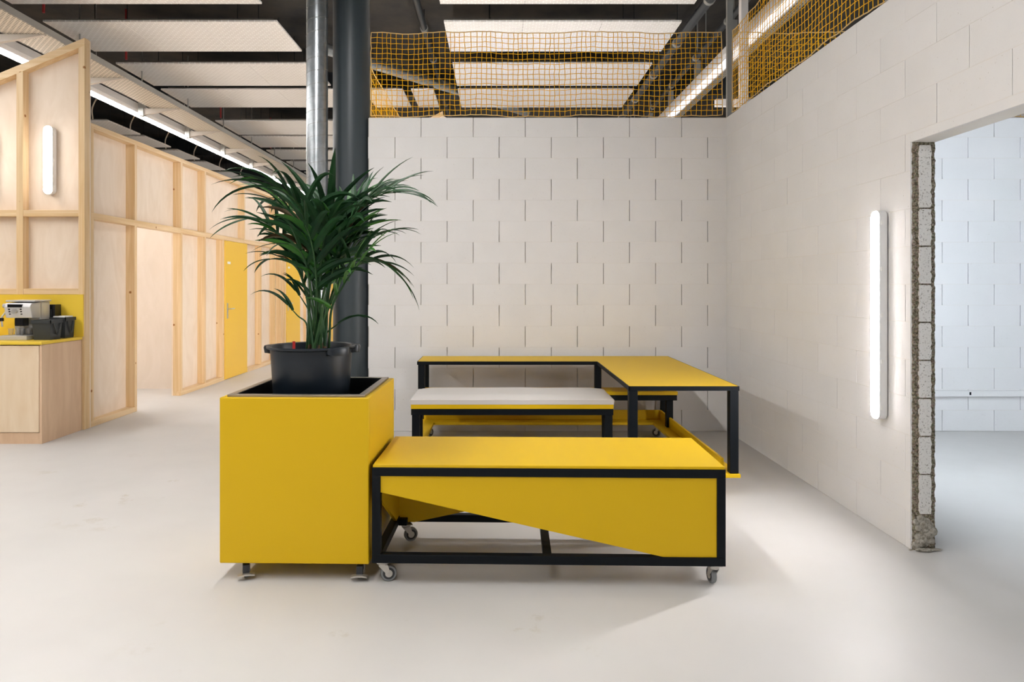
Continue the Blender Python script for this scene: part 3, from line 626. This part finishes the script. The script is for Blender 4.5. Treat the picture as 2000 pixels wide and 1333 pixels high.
# ------------------------------------------------------------------ casters
def caster(parent, x, y, top, rot, mat='tire', brake=False, d=0.075):
    """part of its furniture: fork mesh with wheel, hub (and brake) below it; local frame of the furniture"""
    r = d / 2
    zz = top
    mb = MB(); mb.box((-0.03, -0.03, zz - 0.004), (0.03, 0.03, zz)); mb.lathe([(0.024, zz - 0.018), (0.026, zz - 0.010), (0.022, zz - 0.004)], seg=16)
    for s in (-1, 1):
        mb.prism([(-0.022, zz - 0.018), (0.022, zz - 0.018), (0.033, r + 0.006), (0.030, r - 0.007), (0.020, r - 0.005)], 'y', s * 0.016 - 0.0015, s * 0.016 + 0.0015)
    mb.tube([(0.027, -0.019, r), (0.027, 0.019, r)], 0.006, 8)
    c = mb.build('caster', 'zinc', parent, (x, y, 0), rot=(0, 0, rot))
    w = MB().lathe([(r - 0.012, -0.011), (r - 0.003, -0.012), (r, -0.008), (r, 0.008), (r - 0.003, 0.012), (r - 0.012, 0.011)], seg=28, axis='y').build('tire', mat, c, (0.027, 0, r), True)
    MB().lathe([(r - 0.021, -0.0128), (r - 0.010, -0.0128), (r - 0.010, 0.0128), (r - 0.021, 0.0128)], seg=24, axis='y').build('wheel_ring', 'tire_dark', c, (0.027, 0, r), True)
    MB().lathe([(r - 0.020, -0.0135), (r - 0.020, 0.0135)], seg=20, axis='y').build('hub', 'zinc', c, (0.027, 0, r), True)
    if brake:
        MB().prism([(-0.040, 0.020), (-0.038, 0.026), (-0.018, 0.030), (0.0, 0.031), (0.018, 0.030), (0.038, 0.026), (0.040, 0.020), (0.014, 0.023), (-0.014, 0.023)], 'x', 0.052, 0.082).build('brake_pedal', 'zinc', c, bev=0.001)
        MB().prism([(0.03, zz - 0.012), (0.056, zz - 0.018), (0.062, 0.030), (0.056, 0.026), (0.046, 0.04)], 'y', -0.015, 0.015).build('brake_lever', 'tire_dark', c)
    return c

# ------------------------------------------------------------------ planter
PW, PD, PH0, PH1 = 0.713, 0.69, 0.084, 0.872
th = R(-1.2)
pl = tag(empty('planter_box', ((-1.327 - 0.616) / 2 + 0.012, 3.24 + PD / 2, 0), th), 'tall yellow planter box on castors holding the palm', 'planter')
w, d = PW / 2, PD / 2
box('front_panel', (-w, -d, PH0), (w, -d + 0.018, PH1), 'yellow', pl, 0.003); box('back_panel', (-w, d - 0.018, PH0), (w, d, PH1), 'yellow', pl, 0.003)
box('side_panel', (-w, -d + 0.018, PH0), (-w + 0.018, d - 0.018, PH1), 'yellow', pl, 0.002); box('side_panel', (w - 0.018, -d + 0.018, PH0), (w, d - 0.018, PH1), 'yellow', pl, 0.002)
box('bottom_panel', (-w + 0.018, -d + 0.018, PH0), (w - 0.018, d - 0.018, PH0 + 0.02), 'yellow', pl)
def ring(x0, x1, y0, y1, t, z0, z1):
    mb = MB(); mb.box((x0, y0, z0), (x1, y0 + t, z1)); mb.box((x0, y1 - t, z0), (x1, y1, z1)); mb.box((x0, y0 + t, z0), (x0 + t, y1 - t, z1)); mb.box((x1 - t, y0 + t, z0), (x1, y1 - t, z1)); return mb
ring(-w + 0.018, w - 0.018, -d + 0.018, d - 0.018, 0.034, PH1 - 0.02, PH1 - 0.0015).build('top_rim', 'yellow', pl)
ring(-w + 0.026, w - 0.026, -d + 0.026, d - 0.026, 0.030, PH1 - 0.0015, PH1 + 0.010).build('steel_rim', 'frame_rim', pl, bev=0.0015)
lb = ring(-w + 0.054, w - 0.054, -d + 0.054, d - 0.054, 0.006, 0.72, PH1 + 0.008); lb.box((-w + 0.054, -d + 0.054, 0.72), (w - 0.054, d - 0.054, 0.728)); lb.build('liner_tray', 'liner', pl)
for sx, sy, a in ((-1, -1, R(-70)), (1, -1, R(-88)), (-1, 1, R(40)), (1, 1, R(120))):
    caster(pl, sx * (w - 0.10 + (0.05 if sx > 0 else 0.0)), sy * (d - 0.075), PH0, a, 'tire', sy < 0, 0.062)

# ------------------------------------------------------------------ potted palm
ZP = 3.585; XP = PX(609, ZP)
palm = tag(empty('potted_palm', (XP, ZP, 0.729)), 'tall green palm with arching fronds in a dark plastic tub', 'potted plant')
prof = [(0.183, 0.0), (0.187, 0.005), (0.207, 0.32), (0.209, 0.345), (0.226, 0.352), (0.228, 0.360), (0.222, 0.364), (0.203, 0.360), (0.196, 0.335), (0.192, 0.29), (0.0, 0.288)]
pot = MB().lathe(prof, seg=56, cap=False).build('tub', 'pot', palm, smooth=True)
def handle(ang, span):
    vs = []; fs = []; n = 10
    for k in range(n + 1):
        a = ang - span / 2 + span * k / n; e = math.sin(math.pi * k / n) ** 0.4
        for r_, z in ((0.205, 0.362), (0.222 + 0.026 * e, 0.362), (0.224 + 0.028 * e, 0.352), (0.222 + 0.024 * e, 0.322 + 0.01 * (1 - e)), (0.206, 0.322)): vs.append((r_ * math.cos(a), r_ * math.sin(a), z))
    for k in range(n):
        for q in range(5): fs.append((k * 5 + q, k * 5 + (q + 1) % 5, (k + 1) * 5 + (q + 1) % 5, (k + 1) * 5 + q))
    fs += [(0, 1, 2, 3, 4), tuple(n * 5 + q for q in (4, 3, 2, 1, 0))]
    MB().add(vs, fs).build('grip', 'pot', pot, smooth=True)
handle(R(-38), R(34)); handle(R(175), R(34)); handle(R(15), R(30))
vs = [(0, 0, 0.305)]; fs = []
for q in range(1, 7):
    for k in range(28):
        a = 2 * math.pi * k / 28; r_ = 0.193 * q / 6; vs.append((r_ * math.cos(a), r_ * math.sin(a), 0.298 + 0.010 * noise.noise((r_ * math.cos(a) * 25, r_ * math.sin(a) * 25, 1))))
for k in range(28): fs.append((0, 1 + k, 1 + (k + 1) % 28))
for q in range(5):
    for k in range(28): fs.append((1 + q * 28 + k, 1 + (q + 1) * 28 + k, 1 + (q + 1) * 28 + (k + 1) % 28, 1 + q * 28 + (k + 1) % 28))
MB().add(vs, fs).build('soil', 'soil', palm, smooth=True)
box('plant_tag', (-0.072, -0.09, 0.29), (-0.062, -0.087, 0.385), 'white_plastic', palm); box('tag_head', (-0.074, -0.0915, 0.35), (-0.060, -0.0875, 0.39), 'red_plastic', palm)
def Q(zx, zy, dz):
    """spot in the plant's own frame from its place in the zoomed study (420,300, x2.667) and a depth"""
    x, y = 420 + zx / 2.667, 300 + zy / 2.667; Y = ZP + dz
    return Vector((PX(x, Y) - XP, dz, PZ(y, Y) - 0.729))
fronds = [  # control points, tip depth, number of leaflet pairs, leaf length, first leaf fraction
    ([(500, 600), (460, 320), (405, 235), (325, 180), (215, 175)], -0.22, 11, 0.30, 0.50),
    ([(470, 700), (370, 480), (290, 380), (210, 340), (140, 350)], -0.05, 10, 0.21, 0.46),
    ([(480, 760), (440, 620), (380, 560), (310, 548), (250, 562)], 0.10, 7, 0.19, 0.48),
    ([(530, 600), (505, 390), (480, 320), (430, 260)], 0.22, 10, 0.30, 0.45),
    ([(555, 620), (575, 400), (592, 330), (622, 262)], -0.08, 10, 0.31, 0.42),
    ([(600, 680), (690, 400), (770, 270), (880, 210), (1010, 205)], -0.06, 12, 0.28, 0.46),
    ([(620, 700), (705, 520), (790, 455), (880, 420)], 0.12, 9, 0.25, 0.50),
    ([(620, 740), (715, 560), (820, 545), (920, 600), (985, 670)], -0.14, 10, 0.20, 0.48),
    ([(610, 800), (680, 670), (740, 590), (800, 520)], -0.20, 6, 0.24, 0.46),
    ([(590, 620), (640, 400), (690, 290), (760, 210)], 0.26, 10, 0.28, 0.45),
    ([(600, 640), (690, 380), (760, 270), (850, 200)], 0.20, 10, 0.26, 0.48),
    ([(510, 780), (470, 560), (410, 480), (330, 475)], -0.26, 7, 0.20, 0.52),
    ([(490, 640), (420, 360), (340, 260), (260, 245)], 0.16, 9, 0.25, 0.48),
    ([(545, 720), (560, 500), (585, 370), (630, 310)], -0.28, 9, 0.28, 0.42),
    ([(530, 760), (520, 560), (490, 420), (450, 340)], -0.30, 8, 0.27, 0.42),
    ([(575, 760), (630, 560), (690, 440), (760, 400)], -0.02, 9, 0.25, 0.44),
]
GRAV = Vector((0, 0, -1))
def leaflet(parent, p0, dir0, length, width, mat, droop, up):
    n = 9; p = Vector(p0); d_ = dir0.normalized(); pts = [p.copy()]; dirs = [d_.copy()]
    for k in range(n):
        d_ = (d_ + GRAV * droop * (0.4 + 1.3 * k / n) / n).normalized(); p = p + d_ * length / n; pts.append(p.copy()); dirs.append(d_.copy())
    vs = []; fs = []
    for k in range(n + 1):
        t = k / n; ww = width * (math.sin(math.pi * min(1, t * 0.86 + 0.14) ** 0.75) ** 0.8 if t < 1 else 0.0) + 0.0006
        s_ = dirs[k].cross(up); s_ = s_.normalized() if s_.length > 1e-4 else Vector((1, 0, 0)); u_ = s_.cross(dirs[k])
        vs += [pts[k] - s_ * ww + u_ * ww * 0.45, pts[k], pts[k] + s_ * ww + u_ * ww * 0.45]
    for k in range(n):
        a = k * 3; fs += [(a, a + 1, a + 4, a + 3), (a + 1, a + 2, a + 5, a + 4)]
    return MB().add(vs, fs).build('leaflet', mat, parent, smooth=True, fix=False)
for fi, (cp, dz, pairs, ll, f0) in enumerate(fronds):
    a = fi * 2.399; br_ = 0.035 + 0.03 * ((fi * 0.37) % 1)
    base = Vector((Q(530, 1010, 0).x + br_ * math.cos(a) * 0.9, br_ * math.sin(a), 0.285))
    n = len(cp); pts = [base, base + (Q(*cp[0], dz * 0.2) - base) * 0.35 + Vector((0, 0, 0.02))] + [Q(zx, zy, dz * (k + 1) / n) for k, (zx, zy) in enumerate(cp)]
    path = smooth_path(pts, 8); path = path[:int(len(path) * 0.92)]; m_ = len(path)
    fr = MB().tube(path, [0.0072 * (1 - 0.82 * k / m_) + 0.0012 for k in range(m_)], 7).build('frond', 'stem', palm, smooth=True)
    MB().tube(path[:5], [0.013, 0.012, 0.011, 0.010, 0.009], 8).build('sheath', 'sheath', fr, smooth=True)
    mat_main = 'leaf2' if fi in (8, 15) else 'leaf'
    cum = [0.0]
    for k in range(1, m_): cum.append(cum[-1] + (path[k] - path[k - 1]).length)
    def at(f):
        t = f * cum[-1]
        for k in range(1, m_):
            if cum[k] >= t: u = (t - cum[k - 1]) / max(cum[k] - cum[k - 1], 1e-6); return path[k - 1].lerp(path[k], u), (path[k] - path[k - 1]).normalized()
        return path[-1], (path[-1] - path[-2]).normalized()
    roll = rnd.uniform(-0.9, 0.9) * (0.2 if fi in (0, 3, 12) else 0.7)
    pairs = max(5, round(pairs * 0.76)); ll *= 1.2; f0 += 0.0 if fi in (2, 8, 11) else 0.11
    for k in range(pairs):
        f = f0 + (0.985 - f0) * k / (pairs - 1); u = k / (pairs - 1); P_, T_ = at(f)
        side = T_.cross(Vector((0, 0, 1))); side = side.normalized() if side.length > 0.05 else Vector((1, 0, 0)); upv = side.cross(T_)
        side, upv = side * math.cos(roll) + upv * math.sin(roll), upv * math.cos(roll) - side * math.sin(roll)
        for s in (-1, 1):
            ang = R(52 - 34 * u + rnd.uniform(-7, 7)); lift = 0.30 + rnd.uniform(-0.15, 0.2)
            dr = T_ * math.cos(ang) + side * s * math.sin(ang) + upv * lift * math.sin(ang)
            le = ll * (0.72 + 0.38 * math.sin(math.pi * (0.15 + 0.75 * u))) * rnd.uniform(0.85, 1.12)
            mt = mat_main if rnd.random() > 0.10 else ('leaf2' if rnd.random() > 0.25 else 'leaf_dry')
            leaflet(fr, P_, dr, le, le * rnd.uniform(0.038, 0.056), mt, rnd.uniform(0.45, 1.15 if fi not in (0, 12) else 1.9) * (1.15 if fi in (3, 4, 9, 13) else 1.0), upv + Vector((0, 0, 0.3)))
for cp, dz in (([(535, 820), (528, 660), (520, 560)], 0.10), ([(560, 820), (600, 660), (625, 570)], -0.10), ([(510, 840), (470, 690), (440, 610)], 0.14), ([(480, 900), (430, 845), (380, 790)], -0.08), ([(575, 950), (625, 900), (655, 880)], 0.05), ([(500, 860), (460, 770), (420, 715)], 0.05)):
    base = Vector((Q(cp[0][0], 1010, 0).x, dz * 0.3, 0.29)); path = smooth_path([base] + [Q(zx, zy, dz) for zx, zy in cp], 6)
    fr = MB().tube(path, [0.006 * (1 - 0.7 * k / len(path)) for k in range(len(path))], 6).build('frond', 'stem', palm, smooth=True)
    t = (path[-1] - path[-2]).normalized()
    leaflet(fr, path[-1], t, 0.22, 0.010, 'leaf', 1.5, Vector((0, -0.5, 0.9)))
    leaflet(fr, path[-4], (t + Vector((0.2, 0.1, 0.3))), 0.16, 0.009, 'leaf', 1.2, Vector((0, -0.5, 0.9)))

# ------------------------------------------------------------------ rolling bench in front
BL, BD, B0, B1 = 1.65, 0.60, 0.10, 0.549; fw = 0.0395
bn = tag(empty('rolling_bench', (-0.591 + 0.825 * math.cos(R(1.4)) + 0.30 * math.sin(R(1.4)), 3.208 - 0.825 * math.sin(R(1.4)) + 0.30, 0), R(-1.4)), 'low yellow rolling bench with black frame in the foreground', 'bench')
w, d = BL / 2, BD / 2
box('top_board', (-w + 0.004, -d + 0.002, B1 + 0.0005), (w - 0.004, d, B1 + 0.014), 'yellow', bn, 0.0015)
for sy in (-1, 1):
    y0, y1 = (-d, -d + fw) if sy < 0 else (d - fw, d)
    box('top_rail', (-w, y0, B1 - fw), (w, y1, B1), 'black', bn, 0.001); box('bottom_rail', (-w, y0, B0), (w, y1, B0 + fw), 'black', bn, 0.001)
    for sx in (-1, 1):
        x0, x1 = (-w, -w + fw) if sx < 0 else (w - fw, w); box('post', (x0, y0, B0 + fw), (x1, y1, B1 - fw), 'black', bn, 0.001)
for sx in (-1, 1):
    x0, x1 = (-w, -w + fw) if sx < 0 else (w - fw, w); box('top_cross_rail', (x0, -d + fw, B1 - fw), (x1, d - fw, B1), 'black', bn, 0.001); box('bottom_cross_rail', (x0, -d + fw, B0), (x1, d - fw, B0 + fw), 'black', bn, 0.001)
box('middle_rail', (-0.020, -d + fw, B0), (0.020, d - fw, B0 + fw), 'black', bn, 0.001)
# slanting infill panels, mounted just inside the frame
zi0, zi1 = 0.431, B0 + 0.004
fp = [(-w + fw - 0.01, B1 - fw + 0.01), (-w + fw - 0.01, zi0), (-w + 1.53, zi1), (w - fw + 0.01, zi1), (w - fw + 0.01, B1 - fw + 0.01)]
fp_f = [(-w + fw, B1 - fw), (-w + fw, zi0), (-w + 1.362, B0 + fw), (w - fw, B0 + fw), (w - fw, B1 - fw)]
MB().prism(fp_f, 'y', -d + 0.008, -d + 0.022).build('front_infill', 'yellow', bn)
MB().prism([(-x, z) for x, z in fp], 'y', d - fw - 0.016, d - fw - 0.001).build('back_infill', 'yellow', bn)
MB().prism([(-d + fw - 0.01, B1 - fw), (-d + fw - 0.01, 0.395), (d - fw - 0.10, B0 + fw), (d - fw - 0.017, B0 + fw), (d - fw - 0.017, B1 - fw)], 'x', -w + fw - 0.018, -w + fw - 0.003).build('end_infill', 'yellow', bn)
MB().prism([(d - fw - 0.017, B1 - fw), (d - fw - 0.017, 0.395), (-d + fw + 0.10, B0 + fw), (-d + 0.024, B0 + fw), (-d + 0.024, B1 - fw)], 'x', w - fw + 0.003, w - fw + 0.018).build('end_infill', 'yellow', bn)
for sx in (-1, 1):
    for sy in (1,): box('corner_plate', (sx * (w - 0.062) - 0.022, sy * (d - 0.075) - 0.022, B0 - 0.002), (sx * (w - 0.062) + 0.022, sy * (d - 0.075) + 0.022, B0 + 0.03), 'black', bn, 0.002)
caster(bn, -w + 0.045, -d + 0.04, B0 - 0.002, R(12)); caster(bn, w - 0.045, -d + 0.035, B0 - 0.002, R(97)); caster(bn, -w + 0.075, d - 0.06, B0 - 0.002, R(24)); caster(bn, w - 0.06, d - 0.06, B0 - 0.002, R(160))

# ------------------------------------------------------------------ L-shaped rolling table
LX0, LX1, LXI, LY0, LYI, LY1, LH = -0.71, 1.612, 0.873, 4.55, 6.01, 6.46, 0.73
lt = tag(empty('corner_table', (0.45, 5.5, 0)), 'L-shaped yellow table with black edges on a rolling base', 'table')
ox, oy = 0.45, 5.5
def lb_(name, lo, hi, mat, bev=0.0015): return box(name, (lo[0] - ox, lo[1] - oy, lo[2]), (hi[0] - ox, hi[1] - oy, hi[2]), mat, lt, bev)
e = 0.008
Lp = [(LX0 + e, LY1 - e), (LX0 + e, LYI + e), (LXI + e, LYI + e), (LXI + e, LY0 + e), (LX1 - e, LY0 + e), (LX1 - e, LY1 - e)]
MB().prism([(x - ox, y - oy) for x, y in Lp], 'z', LH - 0.02, LH + 0.001).build('table_top', 'yellow', lt)
eh = 0.030
for lo, hi in (((LX0, LYI, LH - eh), (LXI, LYI + e, LH)), ((LXI, LY0, LH - eh), (LXI + e, LYI + e, LH)), ((LXI, LY0, LH - eh), (LX1, LY0 + e, LH)), ((LX1 - e, LY0, LH - eh), (LX1, LY1, LH)), ((LX0, LY1 - e, LH - eh), (LX1, LY1, LH)), ((LX0, LYI, LH - eh), (LX0 + e, LY1, LH))): lb_('edge_band', lo, hi, 'black', 0.001)
lg = 0.058; BZ0, BZ1 = 0.122, 0.146; SH = 0.47
def leg(x, y, z0): lb_('leg', (x, y, z0), (x + lg, y + lg, LH - 0.02), 'black', 0.002)
leg(LXI + 0.004, LY0 + 0.004, BZ1); leg(LX1 - lg - 0.004, LY0 + 0.004, BZ1); leg(LX1 - lg - 0.02, LY1 - lg - 0.004, BZ1); leg(LX0 + 0.004, LY1 - lg - 0.004, BZ1); leg(LX0 + 0.008, LYI + 0.006, SH); leg(LXI - 0.016, LYI + 0.006, SH)
# shelf under the back arm
lb_('shelf', (LX0 + 0.0, 5.97, SH - 0.03), (1.576, 6.22, SH), 'yellow'); lb_('shelf_rail', (LX0 + 0.01, 5.975, SH - 0.078), (1.57, 6.02, SH - 0.031), 'black'); lb_('shelf_rail', (LX0 + 0.01, 6.17, SH - 0.078), (1.57, 6.215, SH - 0.031), 'black')
lb_('shelf_bracket', (1.50, 6.02, SH - 0.075), (1.545, LY1 - lg, SH - 0.035), 'black'); lb_('shelf_bracket', (LX0 + 0.012, 6.02, SH - 0.075), (LX0 + 0.055, LY1 - lg, SH - 0.035), 'black')
lb_('shelf_leg', (1.49, 6.02, BZ1), (1.548, 6.078, SH - 0.078), 'black')
# base boards and upstands
lb_('base_board', (LX0 + 0.0, 6.24, BZ0), (LX1 - 0.19, LY1, BZ1), 'yellow'); lb_('base_board', (LX1 - 0.19, LY0 - 0.012, BZ0), (LX1 + 0.004, LY1, BZ1), 'yellow'); lb_('base_board', (LX0, 5.53, BZ0), (LX0 + 0.125, 6.24, BZ1), 'yellow'); lb_('base_board', (LXI, LY0 - 0.01, BZ0), (LX1 - 0.19, LY0 + 0.17, BZ1), 'yellow')
lb_('upstand', (LX0 + 0.02, 6.375, BZ1), (LX1 - 0.10, 6.393, BZ1 + 0.088), 'yellow'); lb_('upstand', (LX1 - 0.10, LY0 + 0.07, BZ1), (LX1 - 0.082, 6.393, BZ1 + 0.088), 'yellow')
for x, y, a in ((LX1 - 0.10, LY0 + 0.10, R(95)), (1.49, 6.30, R(150)), (LX0 + 0.07, 6.30, R(60)), (LXI + 0.07, LY0 + 0.09, R(200))): caster(lt, x - ox, y - oy, BZ0, a, 'tire_white' if y < 5 else 'tire', False, 0.078)

# ------------------------------------------------------------------ cushioned bench
bX0, bX1, bY0, bY1, bH = -0.662, 0.884, 5.20, 5.74, 0.493
sb = tag(empty('cushion_bench', ((bX0 + bX1) / 2, (bY0 + bY1) / 2, 0)), 'yellow and black bench with white cushion behind the foreground bench', 'bench'); w, d = (bX1 - bX0) / 2, (bY1 - bY0) / 2
box('seat_board', (-w, -d, bH - 0.033), (w, d, bH), 'yellow', sb, 0.0015)
for sy in (-1, 1): box('seat_rail', (-w + 0.002, sy * (d - 0.025) - 0.022, bH - 0.081), (w - 0.002, sy * (d - 0.025) + 0.022, bH - 0.034), 'black', sb, 0.001)
for sx in (-1, 1):
    box('side_rail', (sx * (w - 0.03) - 0.024, -d + 0.048, bH - 0.081), (sx * (w - 0.03) + 0.024, d - 0.048, bH - 0.034), 'black', sb, 0.001)
    box('leg', (sx * (w - 0.037) - 0.029, -d + 0.003, 0.0), (sx * (w - 0.037) + 0.029, -d + 0.061, bH - 0.081), 'black', sb, 0.002)
    xr = w - 0.025 if sx > 0 else -w + 0.037; box('leg', (xr - 0.025, -0.05, 0.0), (xr + 0.025, 0.008, bH - 0.081), 'black', sb, 0.002)
# cushion: pillowed slab with soft edges
nu, nv = 36, 12; vs = []; fs = []
def cz(u, v_):
    ed = min(1, (1 - abs(u)) * 6.0) ; ev = min(1, (1 - abs(v_)) * 3.0); return 0.036 + 0.026 * (ed ** 0.5) * (ev ** 0.5) + 0.003 * noise.noise((u * 4, v_ * 2, 0))
for j in range(nv + 1):
    for i in range(nu + 1):
        u, v_ = -1 + 2 * i / nu, -1 + 2 * j / nv; vs.append((u * (w + 0.004), v_ * (d + 0.004), bH + cz(u, v_)))
for j in range(nv):
    for i in range(nu): a = j * (nu + 1) + i; fs.append((a, a + 1, a + nu + 2, a + nu + 1))
rim = [i for i in range(nu + 1)] + [j * (nu + 1) + nu for j in range(1, nv + 1)] + [nv * (nu + 1) + i for i in range(nu - 1, -1, -1)] + [j * (nu + 1) for j in range(nv - 1, 0, -1)]
b0 = len(vs)
for q in rim: p = vs[q]; vs.append((p[0] * 0.996, p[1] * 0.99, bH + 0.001))
for k in range(len(rim)): k2 = (k + 1) % len(rim); fs.append((rim[k], b0 + k, b0 + k2, rim[k2]))
fs.append(tuple(range(b0, b0 + len(rim))))
cu = MB().add(vs, fs).build('seat_cushion', 'cushion', None, (sb.location.x, sb.location.y, 0), True); tag(cu, 'long white vinyl cushion lying on the yellow and black bench', 'cushion')

# ------------------------------------------------------------------ bits on the floor at the broken jamb
for k, (x, y, s) in enumerate(((XR + 0.055, OY1 - 0.03, 0.05), (XR + 0.12, OY1 - 0.02, 0.035), (XR - 0.006, OY1 - 0.01, 0.012))):
    bm = bmesh.new(); bmesh.ops.create_icosphere(bm, subdivisions=2, radius=s)
    for v_ in bm.verts: v_.co *= 1 + 0.3 * noise.noise(v_.co * 40 + Vector((k, 3, 0))); v_.co.z *= 0.18; v_.co.y *= 0.35
    zmin = min(v_.co.z for v_ in bm.verts)
    for v_ in bm.verts: v_.co.z -= zmin
    me = bpy.data.meshes.new('mortar_chip'); bm.to_mesh(me); bm.free(); me.materials.append(M['rubble'])
    tag(link('mortar_chip', me, None, (x, y, 0)), ('flat mortar chip lying under the middle of the broken jamb', 'small mortar chip at the outer corner of the broken jamb', 'tiny mortar chip at the wall foot by the broken jamb')[k], 'debris', 'mortar chips')
